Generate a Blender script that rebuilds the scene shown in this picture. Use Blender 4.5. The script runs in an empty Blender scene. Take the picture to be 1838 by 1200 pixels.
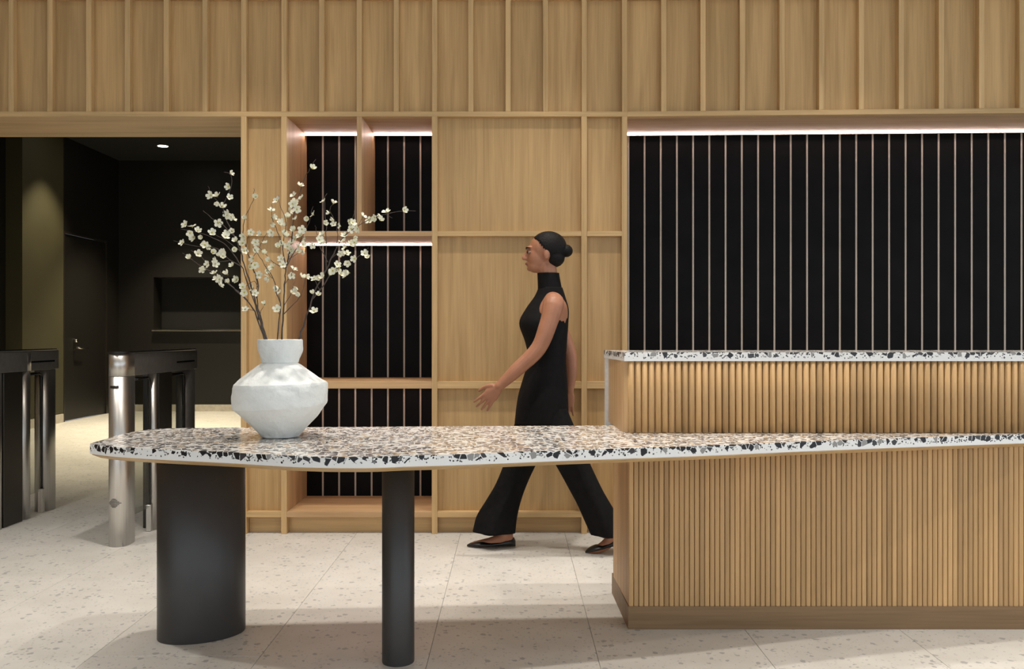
import bpy, bmesh, math, random
from mathutils import Vector, Matrix

random.seed(11)
scene = bpy.context.scene
COL = scene.collection
F = 1563.3          # focal length in pixels of the 1838 x 1200 frame
H = 1.145           # camera height

# ------------------------------------------------------------------ camera
cam_d = bpy.data.cameras.new('camera')
cam = bpy.data.objects.new('camera', cam_d)
COL.objects.link(cam)
cam.location = (0, 0, H)
cam.rotation_euler = (math.radians(90), 0, 0)
cam_d.sensor_fit = 'HORIZONTAL'
cam_d.sensor_width = 36.0
cam_d.lens = 36.0 * F / 1838.0
cam_d.clip_start = 0.05
scene.camera = cam

# ------------------------------------------------------------------ world, exposure
world = bpy.data.worlds.new('world')
scene.world = world
world.use_nodes = True
bg = world.node_tree.nodes['Background']
bg.inputs['Color'].default_value = (0.86, 0.93, 1.0, 1)      # daylight through the lobby glazing
bg.inputs['Strength'].default_value = 1.15
vs = scene.view_settings
vs.view_transform = 'Standard'
vs.look = 'None'
vs.gamma = 1.0
vs.use_curve_mapping = False
vs.exposure = 0.3

CEIL = 3.6
DOWNLIGHTS = [(-1.5, 4.2, 62), (-0.35, 3.5, 62), (1.5, 3.5, 62), (0.45, 2.4, 62), (-2.4, 2.5, 62), (2.6, 2.4, 62),
              (0.2, 4.2, 52), (1.9, 4.15, 52), (-3.0, 4.0, 52)]      # x, y, watts
LOBBY_LIGHTS = [(-4.81, 12.0, 150), (-5.35, 10.9, 75), (-3.4, 10.6, 150), (-4.4, 9.0, 130), (-2.6, 8.4, 100)]
LOBBY_CEIL = 3.74

# ------------------------------------------------------------------ helpers
def U(px, py, Y):
    """pixel + depth -> point"""
    return Vector(((px - 919) * Y / F, Y, H - (py - 600) * Y / F))

def tag(o, label, cat=None, group=None, kind=None):
    o['label'] = label
    if cat: o['category'] = cat
    if group: o['group'] = group
    if kind: o['kind'] = kind
    return o

def empty(name, loc=(0, 0, 0)):
    o = bpy.data.objects.new(name, None)
    COL.objects.link(o)
    o.location = loc
    o.empty_display_size = 0.1
    return o

def link(name, me, parent=None, mat=None, loc=None, mw=None):
    o = bpy.data.objects.new(name, me)
    COL.objects.link(o)
    if mat is not None and len(me.materials) == 0:
        me.materials.append(mat)
    if mw is not None:
        o.matrix_basis = mw
    elif loc is not None:
        o.location = loc
    if parent is not None:
        o.parent = parent
        o.matrix_parent_inverse = parent.matrix_basis.inverted()
    return o

def mesh_from_bm(name, bm, smooth=False):
    bmesh.ops.recalc_face_normals(bm, faces=bm.faces)
    me = bpy.data.meshes.new(name)
    bm.to_mesh(me)
    bm.free()
    if smooth:
        for p in me.polygons: p.use_smooth = True
    return me

def box_bm(bm, a, b, bevel=0.0):
    x0, y0, z0 = (min(a[i], b[i]) for i in range(3))
    x1, y1, z1 = (max(a[i], b[i]) for i in range(3))
    co = [(x0,y0,z0),(x1,y0,z0),(x1,y1,z0),(x0,y1,z0),(x0,y0,z1),(x1,y0,z1),(x1,y1,z1),(x0,y1,z1)]
    vv = [bm.verts.new(c) for c in co]
    fs = [(0,3,2,1),(4,5,6,7),(0,1,5,4),(1,2,6,5),(2,3,7,6),(3,0,4,7)]
    faces = [bm.faces.new([vv[i] for i in f]) for f in fs]
    if bevel > 0:
        es = list({e for f in faces for e in f.edges})
        bmesh.ops.bevel(bm, geom=es, offset=bevel, segments=1, affect='EDGES', profile=0.5)

def box(name, a, b, mat, parent=None, bevel=0.0, mw=None):
    bm = bmesh.new()
    box_bm(bm, a, b, bevel)
    return link(name, mesh_from_bm(name, bm), parent, mat, mw=mw)

def prism_mesh(name, pts, z0, z1, smooth_side=False, mats=None):
    """polygon (x,y) extruded; material slot 0 = sides and bottom, 1 = top when two are given"""
    n = len(pts)
    vs_ = [(p[0], p[1], z0) for p in pts] + [(p[0], p[1], z1) for p in pts]
    fs = [tuple(range(n - 1, -1, -1)), tuple(range(n, 2 * n))]
    fs += [(i, (i + 1) % n, n + (i + 1) % n, n + i) for i in range(n)]
    me = bpy.data.meshes.new(name)
    me.from_pydata(vs_, [], fs)
    for m in (mats or []): me.materials.append(m)
    if mats and len(mats) > 1:
        me.polygons[1].material_index = 1
    if smooth_side:
        for p in me.polygons[2:] if hasattr(me.polygons, '__getitem__') else []:
            p.use_smooth = True
    me.update()
    return me

def loft_bm(bm, rings, closed=True, cap=True):
    """rings: list of lists of points, same count"""
    vr = [[bm.verts.new(p) for p in r] for r in rings]
    n = len(rings[0])
    for a, b in zip(vr[:-1], vr[1:]):
        for i in range(n if closed else n - 1):
            j = (i + 1) % n
            bm.faces.new((a[i], a[j], b[j], b[i]))
    if cap:
        bm.faces.new(list(reversed(vr[0])))
        bm.faces.new(vr[-1])
    return vr

def lathe_mesh(name, prof, seg=48, wob=None, cap=True):
    bm = bmesh.new()
    rings = []
    for k, (r, z) in enumerate(prof):
        ring = []
        for i in range(seg):
            a = 2 * math.pi * i / seg
            rr = r + (wob(a, z, r) if wob else 0)
            ring.append((rr * math.cos(a), rr * math.sin(a), z))
        rings.append(ring)
    loft_bm(bm, rings, True, cap)
    return mesh_from_bm(name, bm, True)

def tube_bm(bm, pts, radii, seg=6):
    pts = [Vector(p) for p in pts]
    rings = []
    up = Vector((0.3, 0.9, 0.1)).normalized()
    for i, p in enumerate(pts):
        if i == 0: t = pts[1] - p
        elif i == len(pts) - 1: t = p - pts[i - 1]
        else: t = pts[i + 1] - pts[i - 1]
        t.normalize()
        u = up - t * up.dot(t)
        if u.length < 1e-4: u = Vector((1, 0, 0)) - t * t.x
        u.normalize()
        v = t.cross(u)
        r = radii[i]
        rings.append([p + (u * math.cos(2 * math.pi * k / seg) + v * math.sin(2 * math.pi * k / seg)) * r for k in range(seg)])
    loft_bm(bm, rings)

def catmull(pts, sub=4):
    out = []
    n = len(pts)
    P = [Vector(p) for p in pts]
    for i in range(n - 1):
        p0 = P[max(i - 1, 0)]; p1 = P[i]; p2 = P[i + 1]; p3 = P[min(i + 2, n - 1)]
        for k in range(sub):
            t = k / sub
            out.append(0.5 * ((2 * p1) + (p2 - p0) * t + (2 * p0 - 5 * p1 + 4 * p2 - p3) * t * t + (3 * p1 - p0 - 3 * p2 + p3) * t ** 3))
    out.append(P[-1].copy())
    return out

# ------------------------------------------------------------------ materials
def new_mat(name):
    m = bpy.data.materials.new(name)
    m.use_nodes = True
    nt = m.node_tree
    b = nt.nodes['Principled BSDF']
    return m, nt, b

def N(nt, t, **kw):
    n = nt.nodes.new(t)
    for k, v in kw.items(): setattr(n, k, v)
    return n

def ramp(nt, stops, interp='LINEAR'):
    r = N(nt, 'ShaderNodeValToRGB')
    r.color_ramp.interpolation = interp
    el = r.color_ramp.elements
    while len(el) < len(stops): el.new(0.5)
    for e, (p, c) in zip(el, stops):
        e.position = p
        e.color = (*c, 1)
    return r

def plain(name, col, rough=0.5, metal=0.0, noise=0.06, nscale=12, bump=0.0, bscale=60, spec=0.5):
    m, nt, b = new_mat(name)
    tc = N(nt, 'ShaderNodeTexCoord')
    nz = N(nt, 'ShaderNodeTexNoise')
    nz.inputs['Scale'].default_value = nscale
    nz.inputs['Detail'].default_value = 4
    nt.links.new(tc.outputs['Object'], nz.inputs['Vector'])
    lo = tuple(max(0, c * (1 - noise)) for c in col); hi = tuple(min(1, c * (1 + noise)) for c in col)
    r = ramp(nt, [(0.3, lo), (0.7, hi)])
    nt.links.new(nz.outputs['Fac'], r.inputs['Fac'])
    nt.links.new(r.outputs['Color'], b.inputs['Base Color'])
    b.inputs['Roughness'].default_value = rough
    b.inputs['Metallic'].default_value = metal
    b.inputs['Specular IOR Level'].default_value = spec
    if bump > 0:
        n2 = N(nt, 'ShaderNodeTexNoise')
        n2.inputs['Scale'].default_value = bscale
        n2.inputs['Detail'].default_value = 6
        nt.links.new(tc.outputs['Object'], n2.inputs['Vector'])
        bp = N(nt, 'ShaderNodeBump')
        bp.inputs['Strength'].default_value = bump
        bp.inputs['Distance'].default_value = 0.01
        nt.links.new(n2.outputs['Fac'], bp.inputs['Height'])
        nt.links.new(bp.outputs['Normal'], b.inputs['Normal'])
    return m

def wood(name, col, axis='Z', var=0.10, contrast=0.2, rough=0.5):
    m, nt, b = new_mat(name)
    tc = N(nt, 'ShaderNodeTexCoord')
    oi = N(nt, 'ShaderNodeObjectInfo')
    mw = N(nt, 'ShaderNodeMath', operation='MULTIPLY')
    mw.inputs[1].default_value = 37.0
    nt.links.new(oi.outputs['Random'], mw.inputs[0])
    def noise(across, along, detail, dist):
        mp = N(nt, 'ShaderNodeMapping')
        s = {'Z': (across, across, along), 'X': (along, across, across), 'Y': (across, along, across)}[axis]
        mp.inputs['Scale'].default_value = s
        nt.links.new(tc.outputs['Object'], mp.inputs['Vector'])
        n = N(nt, 'ShaderNodeTexNoise', noise_dimensions='4D')
        n.inputs['Scale'].default_value = 1.0
        n.inputs['Detail'].default_value = detail
        n.inputs['Distortion'].default_value = dist
        nt.links.new(mp.outputs['Vector'], n.inputs['Vector'])
        nt.links.new(mw.outputs[0], n.inputs['W'])
        return n
    n1 = noise(16, 0.9, 5, 0.9)
    n2 = noise(170, 3.5, 3, 0.2)
    mx = N(nt, 'ShaderNodeMath', operation='MULTIPLY_ADD')
    nt.links.new(n2.outputs['Fac'], mx.inputs[0]); mx.inputs[1].default_value = 0.45
    nt.links.new(n1.outputs['Fac'], mx.inputs[2])
    d = tuple(c * (1 - contrast) * k for c, k in zip(col, (1, .96, .88)))
    l = tuple(min(1, c * (1 + contrast)) for c in col)
    r = ramp(nt, [(0.5, d), (0.72, col), (0.95, l)])
    nt.links.new(mx.outputs[0], r.inputs['Fac'])
    hs = N(nt, 'ShaderNodeHueSaturation')
    mr = N(nt, 'ShaderNodeMapRange')
    mr.inputs['To Min'].default_value = 1 - var
    mr.inputs['To Max'].default_value = 1 + var
    nt.links.new(oi.outputs['Random'], mr.inputs['Value'])
    nt.links.new(mr.outputs[0], hs.inputs['Value'])
    nt.links.new(r.outputs['Color'], hs.inputs['Color'])
    nt.links.new(hs.outputs['Color'], b.inputs['Base Color'])
    b.inputs['Roughness'].default_value = rough
    b.inputs['Specular IOR Level'].default_value = 0.35
    bp = N(nt, 'ShaderNodeBump')
    bp.inputs['Strength'].default_value = 0.08
    bp.inputs['Distance'].default_value = 0.002
    nt.links.new(n2.outputs['Fac'], bp.inputs['Height'])
    nt.links.new(bp.outputs['Normal'], b.inputs['Normal'])
    return m

def emit(name, col, strength):
    m, nt, b = new_mat(name)
    b.inputs['Base Color'].default_value = (0.8, 0.8, 0.8, 1)
    b.inputs['Emission Color'].default_value = (*col, 1)
    b.inputs['Emission Strength'].default_value = strength
    return m

def terrazzo_top():
    m, nt, b = new_mat('terrazzo_top')
    tc = N(nt, 'ShaderNodeTexCoord')
    v = N(nt, 'ShaderNodeTexVoronoi'); v.inputs['Scale'].default_value = 50
    e = N(nt, 'ShaderNodeTexVoronoi', feature='DISTANCE_TO_EDGE'); e.inputs['Scale'].default_value = 50
    for n in (v, e): nt.links.new(tc.outputs['Object'], n.inputs['Vector'])
    sp = N(nt, 'ShaderNodeSeparateColor'); nt.links.new(v.outputs['Color'], sp.inputs[0])
    pal = ramp(nt, [(0.0, (.022, .021, .026)), (0.22, (.10, .085, .085)), (0.36, (.26, .18, .12)), (0.46, (.15, .13, .15)),
                    (0.58, (.50, .36, .22)), (0.70, (.58, .52, .45)), (0.8, (.80, .78, .74))], 'CONSTANT')
    nt.links.new(sp.outputs[0], pal.inputs['Fac'])
    gt = N(nt, 'ShaderNodeMath', operation='GREATER_THAN'); gt.inputs[1].default_value = 0.075
    nt.links.new(e.outputs['Distance'], gt.inputs[0])
    mix = N(nt, 'ShaderNodeMix', data_type='RGBA')
    nt.links.new(gt.outputs[0], mix.inputs[0])
    mix.inputs[6].default_value = (.78, .76, .72, 1)
    nt.links.new(pal.outputs['Color'], mix.inputs[7])
    nt.links.new(mix.outputs[2], b.inputs['Base Color'])
    b.inputs['Roughness'].default_value = 0.14
    return m

def terrazzo_edge(zchip):
    """white binder; dark angular chips sit in the upper layer of the slab, above local height zchip"""
    m, nt, b = new_mat('terrazzo_edge')
    tc = N(nt, 'ShaderNodeTexCoord')
    def layer(scale, prob, zmin, seedoff):
        mp = N(nt, 'ShaderNodeMapping'); mp.inputs['Location'].default_value = (seedoff, seedoff * 2, seedoff)
        nt.links.new(tc.outputs['Object'], mp.inputs['Vector'])
        v = N(nt, 'ShaderNodeTexVoronoi'); v.inputs['Scale'].default_value = scale
        e = N(nt, 'ShaderNodeTexVoronoi', feature='DISTANCE_TO_EDGE'); e.inputs['Scale'].default_value = scale
        for n in (v, e): nt.links.new(mp.outputs['Vector'], n.inputs['Vector'])
        sp = N(nt, 'ShaderNodeSeparateColor'); nt.links.new(v.outputs['Color'], sp.inputs[0])
        a = N(nt, 'ShaderNodeMath', operation='LESS_THAN'); a.inputs[1].default_value = prob
        nt.links.new(sp.outputs[0], a.inputs[0])
        g = N(nt, 'ShaderNodeMath', operation='GREATER_THAN'); g.inputs[1].default_value = 0.05
        nt.links.new(e.outputs['Distance'], g.inputs[0])
        sx = N(nt, 'ShaderNodeSeparateXYZ'); nt.links.new(tc.outputs['Object'], sx.inputs[0])
        z = N(nt, 'ShaderNodeMath', operation='GREATER_THAN'); z.inputs[1].default_value = zmin
        # cell centre height decides, so chips stay whole
        sc = N(nt, 'ShaderNodeSeparateXYZ'); nt.links.new(v.outputs['Position'], sc.inputs[0])
        sub = N(nt, 'ShaderNodeMath', operation='SUBTRACT'); sub.inputs[1].default_value = seedoff
        nt.links.new(sc.outputs[2], sub.inputs[0])
        nt.links.new(sub.outputs[0], z.inputs[0])
        m1 = N(nt, 'ShaderNodeMath', operation='MULTIPLY'); m2 = N(nt, 'ShaderNodeMath', operation='MULTIPLY')
        nt.links.new(a.outputs[0], m1.inputs[0]); nt.links.new(g.outputs[0], m1.inputs[1])
        nt.links.new(m1.outputs[0], m2.inputs[0]); nt.links.new(z.outputs[0], m2.inputs[1])
        return m2, sp
    m1, sp1 = layer(50, 0.60, zchip, 0.0)
    m2, sp2 = layer(190, 0.22, zchip - 0.008, 0.31)
    mx = N(nt, 'ShaderNodeMath', operation='MAXIMUM')
    nt.links.new(m1.outputs[0], mx.inputs[0]); nt.links.new(m2.outputs[0], mx.inputs[1])
    pal = ramp(nt, [(0.0, (.012, .012, .014)), (0.62, (.045, .043, .045)), (0.85, (.28, .27, .26))], 'CONSTANT')
    nt.links.new(sp1.outputs[1], pal.inputs['Fac'])
    mix = N(nt, 'ShaderNodeMix', data_type='RGBA')
    nt.links.new(mx.outputs[0], mix.inputs[0])
    mix.inputs[6].default_value = (.80, .79, .77, 1)
    nt.links.new(pal.outputs['Color'], mix.inputs[7])
    nt.links.new(mix.outputs[2], b.inputs['Base Color'])
    b.inputs['Roughness'].default_value = 0.25
    return m

def floor_terrazzo():
    m, nt, b = new_mat('floor_terrazzo')
    tc = N(nt, 'ShaderNodeTexCoord'); oi = N(nt, 'ShaderNodeObjectInfo')
    def specks(scale, prob, size):
        v = N(nt, 'ShaderNodeTexVoronoi'); v.inputs['Scale'].default_value = scale
        mp = N(nt, 'ShaderNodeMapping')
        cmb = N(nt, 'ShaderNodeCombineXYZ')
        mu = N(nt, 'ShaderNodeMath', operation='MULTIPLY'); mu.inputs[1].default_value = 13.7
        nt.links.new(oi.outputs['Random'], mu.inputs[0])
        nt.links.new(mu.outputs[0], cmb.inputs[0]); nt.links.new(mu.outputs[0], cmb.inputs[1])
        nt.links.new(cmb.outputs[0], mp.inputs['Location'])
        nz = N(nt, 'ShaderNodeTexNoise'); nz.inputs['Scale'].default_value = 60
        nt.links.new(tc.outputs['Object'], nz.inputs['Vector'])
        add = N(nt, 'ShaderNodeMix', data_type='VECTOR'); add.inputs[0].default_value = 0.018
        nt.links.new(tc.outputs['Object'], add.inputs[4]); nt.links.new(nz.outputs['Color'], add.inputs[5])
        nt.links.new(add.outputs[1], mp.inputs['Vector'])
        nt.links.new(mp.outputs['Vector'], v.inputs['Vector'])
        sp = N(nt, 'ShaderNodeSeparateColor'); nt.links.new(v.outputs['Color'], sp.inputs[0])
        a = N(nt, 'ShaderNodeMath', operation='LESS_THAN'); a.inputs[1].default_value = prob
        nt.links.new(sp.outputs[0], a.inputs[0])
        sz = N(nt, 'ShaderNodeMath', operation='MULTIPLY'); sz.inputs[1].default_value = size
        nt.links.new(sp.outputs[1], sz.inputs[0])
        d = N(nt, 'ShaderNodeMath', operation='LESS_THAN')
        nt.links.new(v.outputs['Distance'], d.inputs[0]); nt.links.new(sz.outputs[0], d.inputs[1])
        m1 = N(nt, 'ShaderNodeMath', operation='MULTIPLY')
        nt.links.new(a.outputs[0], m1.inputs[0]); nt.links.new(d.outputs[0], m1.inputs[1])
        return m1
    s1 = specks(42, 0.30, 0.5); s2 = specks(95, 0.35, 0.5)
    nz = N(nt, 'ShaderNodeTexNoise'); nz.inputs['Scale'].default_value = 5; nz.inputs['Detail'].default_value = 5
    nt.links.new(tc.outputs['Object'], nz.inputs['Vector'])
    base = ramp(nt, [(0.3, (.56, .535, .49)), (0.7, (.64, .615, .57))])
    nt.links.new(nz.outputs['Fac'], base.inputs['Fac'])
    mixa = N(nt, 'ShaderNodeMix', data_type='RGBA'); mixb = N(nt, 'ShaderNodeMix', data_type='RGBA')
    nt.links.new(s2.outputs[0], mixa.inputs[0]); nt.links.new(base.outputs['Color'], mixa.inputs[6]); mixa.inputs[7].default_value = (.46, .445, .42, 1)
    nt.links.new(s1.outputs[0], mixb.inputs[0]); nt.links.new(mixa.outputs[2], mixb.inputs[6]); mixb.inputs[7].default_value = (.37, .36, .345, 1)
    nt.links.new(mixb.outputs[2], b.inputs['Base Color'])
    b.inputs['Roughness'].default_value = 0.42
    return m

def steel(name, col=(.66, .64, .61), rough=0.36):
    m, nt, b = new_mat(name)
    tc = N(nt, 'ShaderNodeTexCoord')
    mp = N(nt, 'ShaderNodeMapping'); mp.inputs['Scale'].default_value = (400, 400, 3)
    nz = N(nt, 'ShaderNodeTexNoise'); nz.inputs['Scale'].default_value = 1; nz.inputs['Detail'].default_value = 3
    nt.links.new(tc.outputs['Object'], mp.inputs['Vector']); nt.links.new(mp.outputs['Vector'], nz.inputs['Vector'])
    r = ramp(nt, [(0.3, tuple(c * .88 for c in col)), (0.7, tuple(min(1, c * 1.1) for c in col))])
    nt.links.new(nz.outputs['Fac'], r.inputs['Fac']); nt.links.new(r.outputs['Color'], b.inputs['Base Color'])
    b.inputs['Metallic'].default_value = 1.0
    b.inputs['Roughness'].default_value = rough
    return m

def glass(name, tint=(.84, .85, .83)):
    m, nt, b = new_mat(name)
    tr = N(nt, 'ShaderNodeBsdfTransparent'); tr.inputs['Color'].default_value = (*tint, 1)
    gl = N(nt, 'ShaderNodeBsdfGlossy'); gl.inputs['Roughness'].default_value = 0.03
    lw = N(nt, 'ShaderNodeLayerWeight'); lw.inputs['Blend'].default_value = 0.25
    fr = N(nt, 'ShaderNodeMath', operation='MULTIPLY'); fr.inputs[1].default_value = 0.45
    nt.links.new(lw.outputs['Facing'], fr.inputs[0])
    mx = N(nt, 'ShaderNodeMixShader')
    nt.links.new(fr.outputs[0], mx.inputs[0]); nt.links.new(tr.outputs[0], mx.inputs[1]); nt.links.new(gl.outputs[0], mx.inputs[2])
    nt.links.new(mx.outputs[0], nt.nodes['Material Output'].inputs['Surface'])
    return m

OAK = (.515, .33, .146)
M_PANEL = wood('oak_panel', OAK, 'Z', 0.07)
M_TRIMV = wood('oak_trim_vertical', (.565, .375, .178), 'Z', 0.05)
M_TRIMH = wood('oak_trim_horizontal', (.565, .375, .178), 'X', 0.05)
M_SLAT = wood('oak_slat', (.50, .31, .14), 'Z', 0.16, 0.2)
M_PLINTH = wood('walnut_plinth', (.21, .13, .065), 'X', 0.05)
M_SHELF = wood('oak_shelf', (.52, .33, .17), 'X', 0.04)
M_CHEEK = wood('oak_cheek', (.52, .33, .17), 'Z', 0.04)
M_BLACK = plain('black_board', (.0066, .0057, .0058), 0.45, noise=0.25, nscale=6, spec=.06)
M_INLAY = plain('champagne_inlay', (.46, .38, .31), 0.45, 0.0)
M_LED = emit('led_light', (1.0, .79, .75), 30)
M_TERT = terrazzo_top()
M_TERE = terrazzo_edge(-0.016)
M_FLOOR = floor_terrazzo()
M_GROUT = plain('grout', (.36, .34, .31), 0.8)
M_DARKMETAL = plain('dark_bronze_metal', (.045, .043, .042), 0.42, 0.2, noise=0.15, nscale=5, spec=0.5)
M_STEEL = steel('brushed_steel')
M_STEELD = plain('dark_brushed_steel', (.16, .148, .135), 0.4, 0.4, noise=0.1, nscale=30)
M_BLACKGLOSS = plain('black_glass', (.008, .008, .009), 0.08)
M_CORE = plain('black_brown_metal', (.03, .025, .02), 0.3, 0.3)
M_GLASS = glass('smoked_glass')
M_VASE = plain('white_plaster', (.74, .76, .74), 0.75, noise=0.05, nscale=9, bump=0.9, bscale=26)
M_TWIG = plain('brown_bark', (.075, .055, .045), 0.7, noise=0.35, nscale=90, bump=0.4, bscale=300)
M_PETAL = plain('cream_petal', (.86, .83, .66), 0.6, noise=0.08, nscale=120)
M_POLLEN = plain('yellow_green_centre', (.55, .48, .12), 0.7)
M_SEPAL = plain('green_brown_sepal', (.20, .19, .07), 0.7)
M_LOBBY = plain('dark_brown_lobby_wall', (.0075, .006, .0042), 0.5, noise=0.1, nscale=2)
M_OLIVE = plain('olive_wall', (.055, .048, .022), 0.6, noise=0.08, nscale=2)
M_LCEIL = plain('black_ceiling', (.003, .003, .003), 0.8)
M_STONE = plain('pale_stone', (.55, .50, .42), 0.5, noise=0.12, nscale=20)
M_CHROME = steel('chrome', (.75, .72, .66), 0.15)
M_WHITE = plain('white_ceiling', (.72, .72, .70), 0.8)
M_LAMP = emit('downlight_glow', (1.0, .93, .8), 14)

# ------------------------------------------------------------------ floor (tiles 0.6 x 1.2, each column offset)
floor_bm = bmesh.new()
box_bm(floor_bm, (-8.5, -4.0, -0.10), (6.5, 13.6, -0.004))
floor = link('floor', mesh_from_bm('floor', floor_bm), None, M_GROUT)
tag(floor, 'pale speckled terrazzo tile floor of the reception lobby', 'floor', kind='structure')
tile_bm = bmesh.new()
box_bm(tile_bm, (-0.2992, -0.5992, -0.012), (0.2992, 0.5992, 0.0), 0.0008)
tile_me = mesh_from_bm('tile', tile_bm)
tile_me.materials.append(M_FLOOR)
col_off = {-1: 4.303, 0: 3.917, 1: 3.776}
random.seed(5)
for ci in range(-9, 7):
    x0 = -0.896 + 0.6 * ci
    off = col_off.get(ci, 3.5 + random.random() * 1.2)
    y = off - 1.2 * 4
    while y < 13.4:
        vis = y + 1.2 > 1.5 and abs(x0 + .3) < (y + 1.2) * .60 + 1.2
        if vis and (y < 5.2 or (x0 < -1.0)):
            link('tile', tile_me, floor, loc=(x0 + 0.3, y + 0.6, 0))
        y += 1.2

# ------------------------------------------------------------------ main wall with battens, panels, niches
WY = 5.0                    # front plane of the frame
RELIEF = 0.042
PZ = lambda py, Y=WY: H - (py - 600) * Y / F
PX = lambda px, Y=WY: (px - 919) * Y / F
wall = empty('wall_back', (0, WY, 0))
tag(wall, 'oak panelled wall with battens, lit niches and black slatted boards', 'wall', kind='structure')

zA0, zA1 = PZ(209), PZ(200)
zB0, zB1 = PZ(423.5), PZ(414.5)
zC0, zC1 = PZ(697), PZ(684.5)
zD0, zD1 = PZ(928), PZ(918)
ZTOP = PZ(-3)
YB = 5.504                  # back of the niches
BV = 0.0012

def vert(px0, px1, z0, z1, name='batten', mw=None):
    return box(name, (PX(px0), WY, z0), (PX(px1), WY + RELIEF + 0.01, z1), M_TRIMV, wall, BV, mw)
def panel(px0, px1, z0, z1, mat=None, name='panel', back=0.02, mw=None):
    return box(name, (PX(px0) + .0005, WY + RELIEF, z0), (PX(px1) - .0005, WY + RELIEF + back, z1), mat or M_PANEL, wall, 0, mw)

# upper battens and panels, left part and middle
cent = [437.2 - 69.6 * k for k in range(12, 0, -1)] + [437.2, 509.5, 577, 644.5, 711, 780, 845, 912, 979, 1048.5, 1121]
hw = 4.6
for i, c in enumerate(cent):
    vert(c - hw, c + hw, zA1, ZTOP)
    if i: panel(cent[i - 1] + hw, c - hw, zA1, ZTOP)
# rail A above doorway and lower bays
box('rail', (PX(cent[0] - hw), WY, zA0), (PX(1126), WY + RELIEF + .01, zA1), M_TRIMH, wall, BV)
box('rail', (PX(cent[0] - hw), WY, ZTOP), (PX(1126), WY + RELIEF + .02, ZTOP + .03), M_TRIMH, wall, BV)
box('panel', (PX(cent[0] - hw), WY, ZTOP + .03), (PX(1126), WY + .06, CEIL), M_PANEL, wall)
# soffit of the doorway and the wall thickness above it
box('soffit', (PX(cent[0] - hw), WY + RELIEF + .01, zA0), (PX(432.5), 5.52, zA0 + .03), M_TRIMH, wall)
box('header', (PX(cent[0] - hw), WY + RELIEF + .022, zA0 + .03), (PX(1126), 5.52, CEIL), M_LOBBY, wall)
# stiles down to the floor
for c in (437.2, 509.5, 780, 1048.5, 1121):
    vert(c - hw - .4, c + hw + .4, 0, zA0, 'stile')
box('jamb', (PX(433), WY + RELIEF + .01, 0), (PX(439), 5.52, zA0), M_CHEEK, wall)
# lower bays with rails and panels: (left px, right px)
for a, b in ((442.2, 504.5), (785, 1043.5), (1053.5, 1116)):
    for z0, z1 in ((zB0, zB1), (zC0, zC1), (zD0, zD1)):
        box('rail', (PX(a), WY + .001, z0), (PX(b), WY + RELIEF + .01, z1), M_TRIMH, wall, BV)
    for z0, z1 in ((zB1, zA0), (zC1, zB0), (zD1, zC0)):
        panel(a, b, z0, z1)
    box('toe_panel', (PX(a), WY + .056, 0), (PX(b), WY + .075, zD0), M_TRIMH, wall)
# doorway's far jamb and the wall beyond it, left of the frame
xl = PX(cent[0] - hw)
box('stile', (xl - .03, WY, 0), (xl + .001, 5.52, CEIL), M_TRIMV, wall, BV)
box('panel', (-6.9, WY + .03, 0), (xl - .03, 5.52, CEIL), M_PANEL, wall)

# niche between 514.5 and 775
nx0, nx1 = PX(514.5), PX(775)
TH = 0.016
cheekL = box('niche_cheek', (nx0 - .012, WY + RELIEF + .01, 0), (nx0, YB, zA0), M_CHEEK, wall)
cheekR = box('niche_cheek', (nx1, WY + RELIEF + .01, 0), (nx1 + .012, YB, zA0), M_CHEEK, wall)
box('niche_top', (nx0, WY + RELIEF + .0105, zA0), (nx1, YB, zA0 + .012), M_SHELF, wall)
box('shelf', (nx0, WY + .001, zB0), (nx1, YB - .012, zB1), M_SHELF, wall, BV)
box('shelf', (nx0, WY + .001, zC0), (nx1, YB - .012, zC1), M_SHELF, wall, BV)
box('shelf', (nx0, WY + .001, zD0), (nx1, YB - .012, zD1), M_SHELF, wall, BV)
dv = (PX(640.2), PX(649.2))
box('divider', (dv[0], WY + .001, zB1), (dv[1], YB - .012, zA0), M_CHEEK, wall, BV)
box('toe_panel', (nx0, WY + .056, 0), (nx1, WY + .075, zD0), M_TRIMH, wall)

def boards(xs, x_lo, x_hi, z0, z1, Y, mw=None, sw=.0105):
    """black boards between vertical metal inlay strips centred at xs"""
    edges = [x_lo] + sorted(x for x in xs if x_lo < x < x_hi) + [x_hi]
    for i in range(len(edges) - 1):
        a = edges[i] + (sw / 2 if i else 0)
        b = edges[i + 1] - (sw / 2 if i < len(edges) - 2 else 0)
        if b - a > .002:
            box('board', (a, Y, z0), (b, Y + .012, z1), M_BLACK, wall, .0008, mw)
    for x in edges[1:-1]:
        box('inlay_strip', (x - sw / 2, Y - .002, z0), (x + sw / 2, Y + .01, z1), M_INLAY, wall, 0, mw)
nst = [PX(580.3 + 29.12 * k, YB) for k in range(-2, 8)]
LH = 0.022
boards(nst, nx0, dv[0], zB1, zA0, YB - .012)
boards(nst, dv[1], nx1, zB1, zA0, YB - .012)
boards(nst, nx0, nx1, zC1, zB0, YB - .012)
boards(nst, nx0, nx1, zD1, zC0, YB - .012)

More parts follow.
